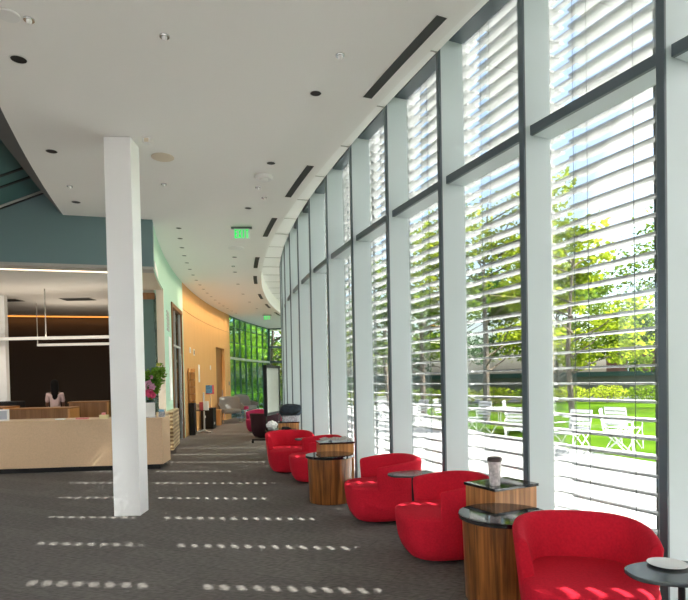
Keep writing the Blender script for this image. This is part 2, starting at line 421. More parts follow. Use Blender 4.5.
# atrium shell (mostly out of view)
st = MB()
d = Vector((ux, uy, 0)); k = Vector((-uy, ux, 0))
if k.y > 0: k = -k
def ap(s, t, z): q = O + d * s + k * t; return (q.x, q.y, z)
zs = lambda s: 4.86 - .46 * (s - 1.50)
st.add([ap(.9, 0, zs(.9)), ap(4.5, 0, zs(4.5)), ap(4.5, 9, zs(4.5)), ap(.9, 9, zs(.9)), ap(.9, 0, zs(.9) + .1), ap(4.5, 0, zs(4.5) + .1), ap(4.5, 9, zs(4.5) + .1), ap(.9, 9, zs(.9) + .1)],
       [(0, 1, 2, 3), (7, 6, 5, 4), (0, 4, 5, 1), (1, 5, 6, 2), (2, 6, 7, 3), (3, 7, 4, 0)])
S(st.build('ceiling_atrium', 'teal_soffit'), 'teal sloping soffit of the atrium at the upper left', 'ceiling')
for i, (t, w) in enumerate(((.02, .045), (.78, .05), (1.15, .05))):
    b = MB(); b.add([ap(s, tt, zs(s) + dz) for s in (1.0, 4.4) for tt, dz in ((t, -.02), (t + w, -.02), (t + w, .01), (t, .01))], [(0, 1, 2, 3), (7, 6, 5, 4), (0, 4, 5, 1), (1, 5, 6, 2), (2, 6, 7, 3), (3, 7, 4, 0)])
    S(b.build('trim_%d' % (11 + i), 'lamp_dark'), ['black joint line where the teal soffit meets the blue wall', 'lower black slot across the teal soffit', 'upper black slot across the teal soffit'][i], 'slot')
b = MB(); b.add([ap(s, tt, zs(s) + dz) for s in (1.0, 4.4) for tt, dz in ((.07, -.012), (.15, -.012), (.15, .01), (.07, .01))], [(0, 1, 2, 3), (7, 6, 5, 4), (0, 4, 5, 1), (1, 5, 6, 2), (2, 6, 7, 3), (3, 7, 4, 0)])
S(b.build('trim_14', 'grey_trim'), 'grey metal strip beside the black joint of the teal soffit', 'trim')
S(MB().arc(55, 55.2, 16, A_NEAR + 6, 0, 8, 12).build('wall_atrium', 'column_white'), 'white far wall of the atrium', 'wall')
S(MB().arc(R_OUT + .3, 55.2, 15, A_NEAR + 6, 8.0, 8.2, 12).build('ceiling_sky_blocker', 'column_white'), 'unseen roof added over the atrium to block sky light', 'ceiling')  # out-of-view roof, added to cut the light falling on the left side
p0 = pol(R_GL, A_NEAR + 5.9); p1 = pol(55, A_NEAR + 5.9)
S(MB().add([(p0[0], p0[1], 0), (p1[0], p1[1], 0), (p1[0], p1[1], 5.2), (p0[0], p0[1], 5.2), (p0[0], p0[1] - .2, 0), (p1[0], p1[1] - .2, 0), (p1[0], p1[1] - .2, 5.2), (p0[0], p0[1] - .2, 5.2)],
     [(0, 1, 2, 3), (7, 6, 5, 4), (0, 4, 5, 1), (1, 5, 6, 2), (2, 6, 7, 3), (3, 7, 4, 0)]).build('wall_behind', 'column_white'), 'white wall closing the lounge behind the viewpoint', 'wall')

# white column
co = MB().box(-.195, .115, 0, .30, 0, Z_CEIL).build('trim_15', 'column_white', bevel=.008); co.location = (-2.535, 6.55, 0); co.rotation_euler = (0, 0, rad(1.5))
S(co, 'white square column standing in front of the reception counter', 'column')
# white column inside the reception room
co = MB().box(-.9, .22, 0, .12, 0, 3.62).build('trim_16', 'column_white'); co.location = (-7.86, 12.7, 0)
S(co, 'white column inside the reception room at the left edge', 'column')

# glass door in the green wall
gd = thing('door_1', 'tall glass door with brown frame in the green wall', 'door', kind='structure')
MB().arc(R_WALL + .06, R_WALL + .07, 8.0, 10.2, .03, 3.45, 8).build('glass_pane', 'door_glass', gd)
f = MB(); f.arc(R_WALL - .03, R_WALL + .15, 10.2, 10.35, 0, 3.55, 2); f.arc(R_WALL - .012, R_WALL + .15, 7.68, 7.80, 0, 3.55, 2); f.arc(R_WALL - .03, R_WALL + .15, 7.75, 10.35, 3.45, 3.55, 8)
f.build('door_frame', 'brown_wood', gd)
f = MB(); f.arc(R_WALL + .03, R_WALL + .1, 9.0, 9.07, 0, 3.45, 1); f.arc(R_WALL + .03, R_WALL + .1, 7.8, 7.9, 0, 3.45, 1); f.arc(R_WALL + .03, R_WALL + .1, 7.8, 10.2, 2.5, 2.55, 6)
f.build('stile', 'alu', gd)
p = pol(R_WALL - .06, 8.75); MB().tube([(p[0], p[1], .5), (p[0], p[1], 2.3)], .018).build('pull_handle', 'chrome', gd)
# dark room behind the door
S(MB().arc(R_WALL + .2, R_WALL + 1.3, 7.6, 7.8, 0, 3.6, 1).arc(R_WALL + 1.2, R_WALL + 1.3, 7.6, 10.9, 0, 3.6, 4).arc(R_WALL + .2, R_WALL + 1.3, 7.6, 10.9, 3.56, 3.6, 2).build('wall_room', 'brown_wall'), 'dark walls of the room behind the glass door', 'wall')

# ------------------------------------------------------------------ window wall: bays of fins, transoms, panes and louvres
DA = 1.72
A1 = 24.38
LB = 2 * R_FIN * math.sin(rad(DA / 2))
win_me = {}
w0 = thing('window_1', 'x', 'window', kind='structure')
MB().box(-.028, .028, 0.02, .30, 0, Z_TOP).build('mullion', 'fin_pale', w0, bevel=.002)
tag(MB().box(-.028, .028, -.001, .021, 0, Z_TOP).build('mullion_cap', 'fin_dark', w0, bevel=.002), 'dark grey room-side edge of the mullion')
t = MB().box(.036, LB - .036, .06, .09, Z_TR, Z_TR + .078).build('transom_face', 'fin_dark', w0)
MB().box(.036, LB - .036, .09, .30, Z_TR + .004, Z_TR + .08).build('transom', 'fin_pale', w0)
MB().box(.036, LB - .036, .10, .30, 0, .07).build('sill', 'fin_pale', w0)
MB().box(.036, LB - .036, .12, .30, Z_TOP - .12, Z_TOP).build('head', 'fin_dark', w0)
MB().box(.034, LB - .034, .285, .297, .07, Z_TR + .004).build('lower_pane', 'window_glass', w0)
MB().box(.034, LB - .034, .285, .297, Z_TR + .08, Z_TOP - .12).build('upper_pane', 'window_glass', w0)
MB().box(-.007, .007, -.53, -.002, Z_HEAD - .008, Z_HEAD - .0005).build('cove_joint', 'grey_trim', w0)
lv0 = thing('louver_screen', 'x', 'louvre')
bl = MB(); SP = .137; z = .12; yc = R_FIN - R_LV
while z < 5.5:
    bl.box(.105, LB - .105, yc - .078, yc + .078, z, z + .017)
    z += SP
z = .12
while z < 5.5:
    bl.box(-.105, .1049, yc - .028, yc + .028, z + .001, z + .019)
    z += SP
bl.build('blade', 'louver_white', lv0)
rd = MB()
for x in (.16, .30, .72): rd.tube([(x, yc - .085, .0), (x, yc - .085, 5.5)], .0028, 5)
rd.tube([(LB - .33, yc - .085, .0), (LB - .33, yc - .085, 5.0)], .004, 5)
rd.build('cable', 'rod_dark', lv0)
MB().box(LB - .40, LB - .376, yc - .012, yc + .012, 0, 5.1).build('post', 'rod_dark', lv0)
def place(o, i):
    a = A1 - DA * (i - 1); b = rad(a + DA / 2); o.location = (*pol(R_FIN, a), 0); o.rotation_euler = (0, 0, b - PI / 2)
FARB = 23
wi = 0
for i in range(-7, FARB):
    w = w0 if wi == 0 else copy_tree(w0)
    l = lv0 if wi == 0 else copy_tree(lv0)
    w.name = 'window_%d' % (wi + 1); wi += 1
    place(w, i); place(l, i); l.location.z = -.02
    if i < 1:
        w['label'] = 'tall window bay with pale mullion cut off at the right edge' if i == 0 else 'tall window bay beyond the right edge of the view'
        l['label'] = 'white louvre screen outside the window cut off at the right edge' if i == 0 else 'white louvre screen beyond the right edge of the view'
        if i < 0: l['group'] = 'louvre screens beyond the right edge'
    elif i < 9:
        w['label'] = 'tall window bay with pale deep mullion, %s complete bay from the right' % ORD[i - 1]
        l['label'] = 'white horizontal louvre screen outside the %s complete window bay from the right' % ORD[i - 1]
        l['group'] = 'louvre screens outside the window wall'
    else:
        w['label'] = 'narrow-looking window bay among the far mullions of the curve'
        l['label'] = 'white louvre screen outside the far window bays of the curve'
        l['group'] = 'louvre screens outside the far window bays'

# ------------------------------------------------------------------ outdoors
S(MB().arc(35.3, R_GL - .02, A_FAR - 6, A_NEAR + 12, -.12, -.02, 60).build('floor_terrace', 'paving'), 'sunlit white paved terrace outside the windows', 'paving')
lw = MB().box(-70, 130, -60, 140, -.3, -.06).build('ground_lawn', 'lawn'); S(lw, 'bright green lawn beyond the terrace', 'lawn')

def leaves(mb, c, rx, rz, n, s):
    for _ in range(n):
        while True:
            p = Vector((random.uniform(-1, 1), random.uniform(-1, 1), random.uniform(-1, 1)))
            if p.length < 1: break
        q = Vector((c[0] + p.x * rx, c[1] + p.y * rx, c[2] + p.z * rz))
        u = Vector((random.gauss(0, 1), random.gauss(0, 1), random.gauss(0, .6))).normalized(); w = u.cross(Vector((random.gauss(0, 1), random.gauss(0, 1), random.gauss(0, 1)))).normalized()
        a = s * random.uniform(.6, 1.3)
        mb.add([q - u * a, q + w * a * .6, q + u * a, q - w * a * .6], [(0, 1, 2, 3)])

def tree(x, y, h, crown, n, ls, lm, label, seed, sparse=1.0, group=None, base=.3):
    random.seed(seed)
    t = thing('tree', label, 'tree', (x, y, -.06), 0, group)
    tr = MB(); fo = MB(); r0 = .035 * h ** .9 * .55
    tr.tube([(0, 0, 0), (.03 * h * random.uniform(-1, 1), .02 * h, h * .35), (0, .02 * h, h * .62), (.02 * h, 0, h * .92)], r0, 8, r0 * .15)
    for k in range(16):
        z0 = h * random.uniform(base, .85); a = random.uniform(0, 2 * PI); L = crown * random.uniform(.6, 1.0) * (1.15 - .6 * (z0 / h))
        e = Vector((math.cos(a) * L, math.sin(a) * L, z0 + L * random.uniform(.25, .7)))
        mid = Vector((math.cos(a) * L * .5, math.sin(a) * L * .5, z0 + L * .25))
        tr.tube([(0, 0, z0), mid, e], r0 * .3, 5, r0 * .06)
        for j in range(5):
            b = a + random.uniform(-1.1, 1.1); m2 = mid.lerp(e, random.uniform(.1, 1)); e2 = m2 + Vector((math.cos(b), math.sin(b), random.uniform(.1, .8))) * L * random.uniform(.3, .5)
            tr.tube([m2, e2], r0 * .09, 4, r0 * .03)
            leaves(fo, e2, crown * .26 * sparse, crown * .17, n // 110, ls)
        leaves(fo, e, crown * .30 * sparse, crown * .20, n // 40, ls)
    tr.build('trunk', 'bark', t, smooth=True); fo.build('foliage', lm, t)
    return t
# the trees seen through the window wall, nearest first
tree(6.35, 15.5, 6.2, 1.65, 3900, .085, 'leaf_yellow', 'young yellow-green tree seen through the widest window bay', 3, base=.26)
tree(5.2, 20.5, 8.6, 3.2, 6500, .10, 'leaf_yellow', 'tall yellow-green tree behind the second complete window bay', 5, base=.2)
tree(16.5, 26.0, 9.5, 4.2, 3600, .10, 'leaf_green', 'open-branched tree with sparse leaves at the right of the widest bay', 8, 1.25)
tree(3.4, 24.0, 8.0, 2.8, 5200, .11, 'leaf_green', 'green tree behind the third complete window bay', 11, base=.2)
tree(2.4, 30.0, 9.5, 3.0, 1000, .10, 'leaf_green', 'almost bare branching tree behind the fourth complete window bay', 14, 1.3)
tree(13.0, 34.0, 8.0, 4.0, 6000, .14, 'leaf_green', 'rounded green tree beyond the lawn, left in the widest bay', 17, base=.15)
tree(21.0, 36.0, 5.4, 3.0, 4500, .14, 'leaf_green', 'rounded green tree beyond the lawn, right in the widest bay', 19, base=.15)
tree(8.0, 38.0, 8.5, 4.2, 6000, .15, 'leaf_dark', 'darker tree beyond the lawn behind the second bay', 23, base=.15)
# trees behind the far glazing
k = 0
for x, y, h, cw, lm, lab in ((-7.2, 31.5, 7.5, 2.6, 'leaf_far', 'bright green tree close behind the tinted glass wall'), (-4.6, 37.0, 8.5, 3.2, 'leaf_far', 'tall green tree behind the middle of the tinted glass wall'),
                        (-1.6, 38.0, 8.0, 2.8, 'leaf_yellow', 'yellow-green tree behind the glazed end wall'), (-9.5, 38.0, 9.0, 3.4, 'leaf_green', 'deep green tree behind the left of the tinted glass wall'),
                        (-5.8, 46.0, 11.0, 4.5, 'leaf_dark', 'dark tall tree far behind the tinted glass wall'), (1.8, 45.0, 10.0, 4.2, 'leaf_green', 'green tree far behind the glazed end wall')):
    tree(x, y, h, cw, 5500, .12, lm, lab, 31 + k, base=.1); k += 1

# low shrubs at the far edge of the lawn, road, long low wall and brick house
random.seed(99)
def shrub(x, y, r, h, lm, label, group):
    t = thing('shrub', label, 'shrub', (x, y, -.06), 0, group)
    fo = MB(); leaves(fo, (0, 0, h * .55), r, h * .5, 900, .07); fo.build('foliage', lm, t)
    s = MB()
    for j in range(6): a = j * 1.05; s.tube([(0, 0, 0), (math.cos(a) * r * .5, math.sin(a) * r * .5, h * .8)], .02, 5)
    s.build('stem', 'bark', t)
for i in range(15):
    shrub(-1 + i * 2.0, 35.5 - i * .45, 1.15, 1.0, 'leaf_yellow' if i % 3 else 'leaf_green', 'low yellow-green shrub edging the far lawn, %s from the left' % ORD[i], 'shrubs edging the lawn')
rdn = MB().add([(-6, 38, 0), (60, 24, 0), (60, 31, 0), (-6, 45, 0), (-6, 38, -.1), (60, 24, -.1), (60, 31, -.1), (-6, 45, -.1)], [(0, 1, 2, 3), (7, 6, 5, 4), (0, 4, 5, 1), (1, 5, 6, 2), (2, 6, 7, 3), (3, 7, 4, 0)]).build('ground_road', 'road')
S(rdn, 'grey road beyond the lawn', 'road')
for i, (x, y) in enumerate(((-7.4, 34.6), (-5.6, 35.2), (-3.8, 35.4), (-2.0, 35.2), (-.4, 34.8))):
    random.seed(60 + i); shrub(x, y, 1.25, 2.0, 'leaf_dark', 'dark bushy shrub outside the tinted glass at the corridor end, %s from the left' % ORD[i], 'dark shrubs outside the corridor end')
sw = thing('boundary_wall', 'long low grey wall with a teal coping along the road', 'wall', (-2, 47, 0), math.atan2(-14, 62))
MB().box(0, 64, -.2, .2, -.06, 1.45).build('wall_body', 'stone_far', sw); MB().box(-.1, 64.1, -.35, .35, 1.45, 1.8).build('coping', 'teal_coping', sw)
bh = thing('brick_house', 'red brick house far beyond the road', 'house', (34, 56, 0), rad(-25))
MB().box(-7, 7, 0, 8, -.06, 4.2).build('wall_body', 'brick_far', bh); b = MB(); b.loft([[(-7.4, -.4, 4.2), (7.4, -.4, 4.2), (7.4, 8.4, 4.2), (-7.4, 8.4, 4.2)], [(-5, 4, 6.4), (5, 4, 6.4), (5, 4.2, 6.4), (-5, 4.2, 6.4)]]); b.build('roof', 'roof_dark', bh)
for x in (-4.5, -1.5, 1.5, 4.5):
    w = MB().box(x - .5, x + .5, -.04, .02, 1.2, 2.9).build('window', 'column_white', bh); MB().box(x - .4, x + .4, -.06, -.03, 1.3, 2.8).build('pane', 'black_glass', w)

# white slatted patio chairs and tables on the terrace edge
def patio_chair():
    t = thing('patio_chair', 'x', 'chair', group='white patio chairs on the terrace')
    f = MB(); 
    for s in (-.24, .24):
        f.tube([(s, -.24, .44), (s, -.28, 0)], .012, 6); f.tube([(s, -.22, 0), (s, .24, .45), (s, .32, .88)], .012, 6)
        f.tube([(s, -.26, .64), (s, .26, .64)], .012, 6); f.tube([(s, -.26, .64), (s, -.25, .44)], .010, 6); f.tube([(s, .27, .0), (s, -.2, .44)], .011, 6)
    f.tube([(-.24, -.24, .44), (.24, -.24, .44)], .01, 6); f.tube([(-.24, .32, .88), (.24, .32, .88)], .011, 6)
    f.build('frame', 'white_metal', t)
    b = MB()
    for k in range(6): b.box(-.24, .24, -.24 + k * .085, -.18 + k * .085, .44, .452)
    b.build('seat', 'white_metal', t)
    b = MB()
    for k in range(5):
        y = .258 + k * .0145; b.box(-.24, .24, y, y + .012, .50 + k * .08, .56 + k * .08)
    b.build('backrest', 'white_metal', t)
    return t
def patio_table():
    t = thing('patio_table', 'x', 'table', group='white patio tables on the terrace')
    MB().lathe([(.36, .70), (.37, .71), (.37, .725), (.36, .73)], 28).build('tabletop', 'white_metal', t)
    for k in range(4):
        a = k * PI / 2 + .4; MB().tube([(.06 * math.cos(a), .06 * math.sin(a), .70), (.03 * math.cos(a), .03 * math.sin(a), .35), (.30 * math.cos(a), .30 * math.sin(a), 0)], .012, 6).build('leg', 'white_metal', t)
    return t
pc = patio_chair(); pt = patio_table(); first = True
for x, y, r, lab in ((4.45, 11.0, -60, 'white slatted patio chair at the left of the pair outside the widest bay'), (5.45, 11.15, 60, 'white slatted patio chair at the right outside the widest bay, facing left'),
                     (5.95, 11.9, 120, 'white patio chair behind the right one outside the widest bay'), (3.7, 12.0, -20, 'white patio chair behind the left edge of the widest bay'),
                     (3.75, 15.8, -60, 'white slatted patio chair at the left outside the second bay'), (4.85, 15.9, 65, 'white slatted patio chair at the right outside the second bay'),
                     (2.3, 18.0, -60, 'white patio chair at the left outside the third bay'), (3.3, 18.4, 60, 'white patio chair at the right outside the third bay'), (1.6, 22.5, 20, 'white patio chair outside the fourth bay')):
    o = pc if first else copy_tree(pc); first = False
    o.location = (x, y, -.02); o.rotation_euler = (0, 0, rad(r)); o['label'] = lab
first = True
for x, y, lab in ((4.95, 11.7, 'round white patio table between the chairs outside the widest bay'), (4.3, 15.5, 'round white patio table outside the second bay'), (2.8, 17.8, 'round white patio table outside the third bay')):
    o = pt if first else copy_tree(pt); first = False
    o.location = (x, y, -.02); o['label'] = lab

# ------------------------------------------------------------------ tub chairs
def sup(ax, ay, n, cnt=48, fy=1.0):
    out = []
    for k in range(cnt):
        t = 2 * PI * k / cnt; c, s = math.cos(t), math.sin(t)
        x = ax * math.copysign(abs(c) ** (2 / n), c); y = ay * math.copysign(abs(s) ** (2 / n), s)
        if y < 0: y *= fy
        out.append((x, y))
    return out
def tub_chair(m):
    t = thing('tub_chair', 'x', 'armchair')
    rings = []
    for sc, z in ((.60, .03), (.74, .03), (.80, .04), (.88, .09), (.94, .16), (.975, .25), (.995, .33), (1.0, .365), (.985, .388), (.93, .402), (.80, .412), (.4, .418), (.05, .42)):
        rings.append([(x * sc, y * sc, z) for x, y in sup(.385, .375, 3.1, fy=1.10)])
    MB().loft(rings).build('seat', m, t, smooth=True)
    # wraparound back shell
    rings = []; A = 110; n = 52
    for i in range(n + 1):
        ph = rad(-A + 2 * A * i / n); u = abs(ph) / rad(A)
        dx, dy = math.sin(ph), math.cos(ph)
        e = 2.7; base = 1 / ((abs(dx) ** e + abs(dy) ** e) ** (1 / e))
        zt = .682 - .055 * u ** 2.2; zb = .366
        th = .085 * (1 - .25 * u)
        prof = []
        ro = lambda z: (.388 + .036 * (z - .37) / .33)
        pts = [(0, zb), (0, zt - .03), (.012, zt - .008), (.03, zt), (th - .03, zt), (th - .012, zt - .008), (th, zt - .03), (th + .018, zb + .1), (th + .02, zb)]
        end = i in (0, n)
        for q, z in pts:
            rr = (ro(z) - q) * base
            if end and z > zb: pass
            prof.append((dx * rr, dy * rr, z))
        rings.append(prof)
    # rounded closing rings at the two arm ends
    def shrink(r, off, sgn):
        c = Vector((0, 0, 0))
        for p in r: c += Vector(p)
        c /= len(r); tg = (Vector(r[0]) - Vector((0, 0, r[0][2]))).normalized(); tan = Vector((-tg.y, tg.x, 0)) * sgn
        return [tuple(c + (Vector(p) - c) * off[0] + tan * off[1]) for p in r]
    L = [shrink(rings[0], (.82, .022), 1)] + [shrink(rings[0], (.95, .013), 1)] + rings + [shrink(rings[-1], (.95, .013), -1), shrink(rings[-1], (.82, .022), -1)]
    MB().loft(L).build('backrest', m, t, smooth=True)
    MB().lathe([(.22, 0), (.24, .004), (.24, .022), (.18, .03), (.05, .04), (.05, .045)], 32).build('swivel_base', 'black_metal', t, smooth=True)
    return t
ch = tub_chair('red_fabric')
def face(dx, dy): return math.atan2(dy, dx) + PI / 2
chairs = [(1.375, 3.235, face(-.23, -.97), 'red tub armchair nearest the viewer, facing out at the lower right'),
          (.86, 4.92, face(-.985, -.17), 'red tub armchair just left of the nearest round table'),
          (.41, 6.24, face(-.978, -.208), 'red tub armchair just right of the second round table'),
          (-.46, 8.68, face(-.98, -.2), 'red tub armchair half hidden behind the second round table'),
          (-.95, 9.62, face(.25, -.97), 'farthest bright red tub armchair, turned toward the viewer')]
for i, (x, y, r, lab) in enumerate(chairs):
    o = ch if i == 0 else copy_tree(ch); o.scale = (1, 1, 1); o.location = (x, y, 0); o.rotation_euler = (0, 0, r); o['label'] = lab; o['group'] = 'red tub armchairs along the windows'
    if i == 0: o.scale = (.95, .95, 1.0)
for (x, y, r, m, lab) in ((-2.62, 17.3, face(-.3, -.95), 'maroon_fabric', 'maroon tub armchair far down the corridor, left of the rolling board'), (-2.06, 17.9, face(-.9, -.4), 'maroon_fabric', 'maroon tub armchair mostly hidden behind the rolling board'),
                          (-2.18, 15.6, face(.5, .86), 'shaded_fabric', 'near-black tub armchair in shade beside the rolling board')):
    c = tub_chair(m); c.location = (x, y, 0); c.rotation_euler = (0, 0, r); c['label'] = lab; c['group'] = 'dark tub armchairs down the corridor'

# ------------------------------------------------------------------ drum tables with pedestal tables
def drum(x, y, label):
    t = thing('round_table', label, 'table', (x, y, 0), 0, 'round wooden drum tables')
    MB().lathe([(.262, 0), (.268, .01), (.285, .555), (.285, .565)], 56).build('drum', 'walnut', t, smooth=True)
    MB().lathe([(.305, .565), (.312, .570), (.312, .595), (.307, .60)], 56).build('tabletop', 'black_glass', t, smooth=True)
def pedestal(x, y, rz, label, sx=.43, sy=.34, h=.706):
    t = thing('pedestal_table', label, 'table', (x, y, 0), rz, 'square wooden pedestal tables')
    MB().box(-sx / 2, sx / 2, -sy / 2, sy / 2, 0, h - .022).build('body', 'light_walnut', t, bevel=.003)
    MB().box(-sx / 2 - .012, sx / 2 + .012, -sy / 2 - .012, sy / 2 + .012, h - .022, h).build('tabletop', 'black_glass', t, bevel=.002)
# pedestal local x runs perpendicular to the glass
def ped_pose(cx, cy, a, sx=.43, sy=.34):
    n = Vector((math.cos(rad(a)), math.sin(rad(a)))); t = Vector((-n.y, n.x)); c = Vector((cx, cy)) + n * sx / 2 + t * sy / 2
    return c.x, c.y, math.atan2(n.y, n.x)
drum(1.10, 3.90, 'round walnut drum table with black glass top nearest the viewer')
x, y, r = ped_pose(1.125, 4.215, 27); pedestal(x, y, r, 'square wooden pedestal table with a travel cup on it')
drum(-.20, 7.18, 'round walnut drum table between the third and fourth red armchairs')
x, y, r = ped_pose(-.33, 7.53, 12, .46, .34); pedestal(x, y, r, 'square wooden pedestal table with newspaper on it', .46, .34)
drum(-1.27, 11.12, 'round walnut drum table behind the farthest bright red armchair')
x, y, r = ped_pose(-1.36, 11.52, 8, .42, .34); pedestal(x, y, r, 'square wooden pedestal table carrying a plastic bin and dark bag', .42, .34)

# travel cup
cup = thing('travel_cup', 'clear travel cup with dark lid on the nearest pedestal table', 'cup', (1.165, 4.36, .706)); cup.scale = (1.18, 1.18, 1.15)
MB().lathe([(.032, 0), (.034, .004), (.044, .155), (.045, .165)], 32).build('body', 'cup_body', cup, smooth=True)
MB().lathe([(.047, .163), (.049, .167), (.049, .182), (.044, .190), (.040, .192)], 32).build('lid', 'cup_lid', cup, smooth=True)
# newspapers
np_ = thing('newspaper', 'crumpled open newspaper on the second pedestal table', 'newspaper', (-.13, 7.70, .706), rad(12))
g = MB(); N = 10; vs = []; random.seed(5)
for i in range(N + 1):
    for j in range(N + 1):
        vs.append((-.20 + .04 * i, -.13 + .026 * j, .012 + .022 * random.random() + .018 * abs(math.sin(i * .9))))
fs = [(i * (N + 1) + j, (i + 1) * (N + 1) + j, (i + 1) * (N + 1) + j + 1, i * (N + 1) + j + 1) for i in range(N) for j in range(N)]
o = g.add(vs, fs).build('pages', 'newsprint', np_, smooth=True); md = o.modifiers.new('sol', 'SOLIDIFY'); md.thickness = .008
# bin, bag, plastic bag
bn = thing('plastic_bin', 'clear plastic bin on the far pedestal table', 'bin', (-1.13, 11.68, .706), rad(8))
MB().loft([sr_ for sr_ in [[(x * s, y * s, z) for x, y in sup(.19, .14, 5, 24)] for s, z in ((.92, 0), (1, .12), (1.03, .13), (1.0, .13))]]).build('tub', 'clear_plastic', bn)
bag = thing('dark_bag', 'dark navy folded bag lying on the plastic bin', 'bag', (-1.13, 11.68, .838), rad(8))
rings = []
for s, z in ((.85, 0), (1.0, .03), (1.08, .09), (1.02, .16), (.85, .205), (.4, .225), (.05, .228)):
    rings.append([(x * s * (1 + .05 * math.sin(7 * x * 9)), y * s, z + .012 * math.sin(x * 31)) for x, y in sup(.225, .16, 3, 32)])
MB().loft(rings).build('body', 'navy_cloth', bag, smooth=True)
MB().tube([(-.20, -.165, .10), (-.12, -.185, .04), (.02, -.185, .03), (.13, -.185, .05), (.2, -.165, .10)], .012, 8).build('strap', 'black_metal', bag, smooth=True)
pb = thing('crumpled_bag', 'crumpled white plastic bag on the far round table', 'bag', (-1.44, 11.05, .60))
random.seed(12); bm = bmesh.new(); bmesh.ops.create_icosphere(bm, subdivisions=3, radius=.11)
for v in bm.verts: v.co *= random.uniform(.8, 1.15); v.co.z = max(-.085, v.co.z * .8); v.co.z += .085
me = bpy.data.meshes.new('plastic'); bm.to_mesh(me); bm.free(); me.materials.append(MATS['paper']); o = bpy.data.objects.new('plastic', me); COL.objects.link(o); o.parent = pb
gb = thing('crumpled_cloth', 'small black crumpled cloth on the far round table', 'cloth', (-1.16, 11.02, .60))
MB().loft([[(x * s + .02 * math.sin(z * 90), y * s, z) for x, y in sup(.10, .045, 2.4, 20)] for s, z in ((.9, 0), (1.05, .012), (.85, .035), (.5, .055), (.1, .06))]).build('cloth', 'black_metal', gb, smooth=True)

# side tables on slim poles
def side_table(x, y, rz, label):
    t = thing('side_table', label, 'table', (x, y, 0), rz, 'slim black side tables')
    MB().lathe([(.15, 0), (.155, .004), (.155, .012), (.03, .018), (.016, .03), (.016, .035)], 32, c=(.03, 0, 0)).build('base', 'black_metal', t, smooth=True)
    MB().tube([(.03, 0, .02), (.03, 0, .58)], .016, 12).build('pole', 'black_metal', t, smooth=True)
    poly = sup(.23, .17, 2.8, 40)
    poly = [(x_, y_ * (1 - .22 * (x_ / -.23) if x_ < 0 else 1)) for x_, y_ in poly]
    MB().prism(poly, .580, .60).build('tabletop', 'dark_top', t, bevel=.006)
side_table(1.575, 2.67, rad(2), 'slim dark side table with a white plate at the right edge')
side_table(.65, 5.62, rad(14), 'slim dark side table between the second and third red armchairs')
side_table(-.60, 9.22, rad(14), 'slim dark side table between the two farthest red armchairs')
pl = MB().lathe([(.035, 0), (.04, .001), (.088, .010), (.092, .013), (.086, .012), (.04, .005), (.01, .004)], 40).build('plate', 'porcelain', smooth=True)
pl.location = (1.585, 2.755, .60); tag(pl, 'white saucer on the side table at the right edge', 'plate')

# ------------------------------------------------------------------ reception counter and lobby
rc = thing('reception_counter', 'long tan reception counter with a dark recessed base', 'counter')
F0 = Vector((-8.8, 9.62)); F1 = Vector((-3.30, 10.12)); dv = (F1 - F0).normalized(); nv = Vector((-dv.y, dv.x))
def cpoly(i0, i1, dep):
    a = F0 + nv * i0; b = F1 + nv * i0 - dv * i1; return [tuple(a), tuple(b), tuple(b + nv * dep), tuple(a + nv * dep)]
MB().prism(cpoly(0, 0, .62), .09, .90).build('front_panel', 'counter_tan', rc, bevel=.006)
MB().prism(cpoly(-.015, -.012, .64), .90, .935).build('countertop', 'counter_tan', rc, bevel=.004)
MB().prism(cpoly(.07, .07, .5), 0, .09).build('plinth', 'black_metal', rc)
rt = MB(); a0 = ang_at_y(R_WALL, 10.75); rt.arc(R_WALL - .06, R_WALL + .45, 12.45, a0, .09, .935, 8); rt.arc(R_WALL - .14, R_WALL - .005, 10.45, 12.45, .09, .935, 8)
# wedge joining the front run with the return
rt.build('side_return', 'perf_tan', rc)
MB().arc(R_WALL - .02, R_WALL + .4, 10.5, a0, 0, .09, 8).build('return_plinth', 'black_metal', rc)

def simple(name, label, cat, loc, rz=0, group=None): return thing(name, label, cat, loc, rz, group)
# low brown back counters
def desk(name, label, x0, x1, y0, y1, h, m='brown_wood', rz=rad(5)):
    t = thing(name, label, 'desk', ((x0 + x1) / 2, (y0 + y1) / 2, 0), rz, 'brown wooden desks behind the counter'); w = (x1 - x0) / 2; dd = (y1 - y0) / 2
    MB().box(-w, w, -dd, dd, 0, h - .03).build('body', m, t, bevel=.004); MB().box(-w - .02, w + .02, -dd - .02, dd + .02, h - .03, h).build('desktop', 'door_wood', t, bevel=.003)
    MB().box(w - .02, w + .022, -dd - .024, dd, 0, h - .028).build('end_panel', 'orange_wood', t)
    return t
desk('workstation', 'brown wooden desk front just behind the reception counter', -6.95, -5.75, 11.6, 12.1, 1.09)
desk('workstation', 'farther brown wooden desk with a light end panel', -6.2, -5.35, 12.6, 13.0, 1.18)
desk('workstation', 'dark wooden desk at the left edge behind the counter', -8.6, -7.05, 11.5, 12.1, 1.13, 'brown_wall')
MBc = thing('coffee_machine', 'black coffee machine on the back desk at the left', 'machine', (-7.35, 12.55, 0))
MB().box(-.45, .35, -.2, .2, 0, .95).build('cabinet', 'black_metal', MBc); MB().box(-.32, .12, -.16, .16, .95, 1.22).build('machine_body', 'black_metal', MBc, bevel=.02); MB().lathe([(.03, 0), (.04, .08), (.03, .09)], 16, c=(.2, -.1, .95)).build('jug', 'chrome', MBc)
ds = thing('display_panel', 'white framed grey screen standing at the left end of the counter', 'screen', (-6.20, 10.05, .935), rad(6))
MB().box(-.36, .16, 0, .03, 0, .205).build('frame', 'paper', ds, bevel=.004); MB().box(-.36, .13, -.004, .001, .025, .18).build('screen', 'screen_grey', ds)
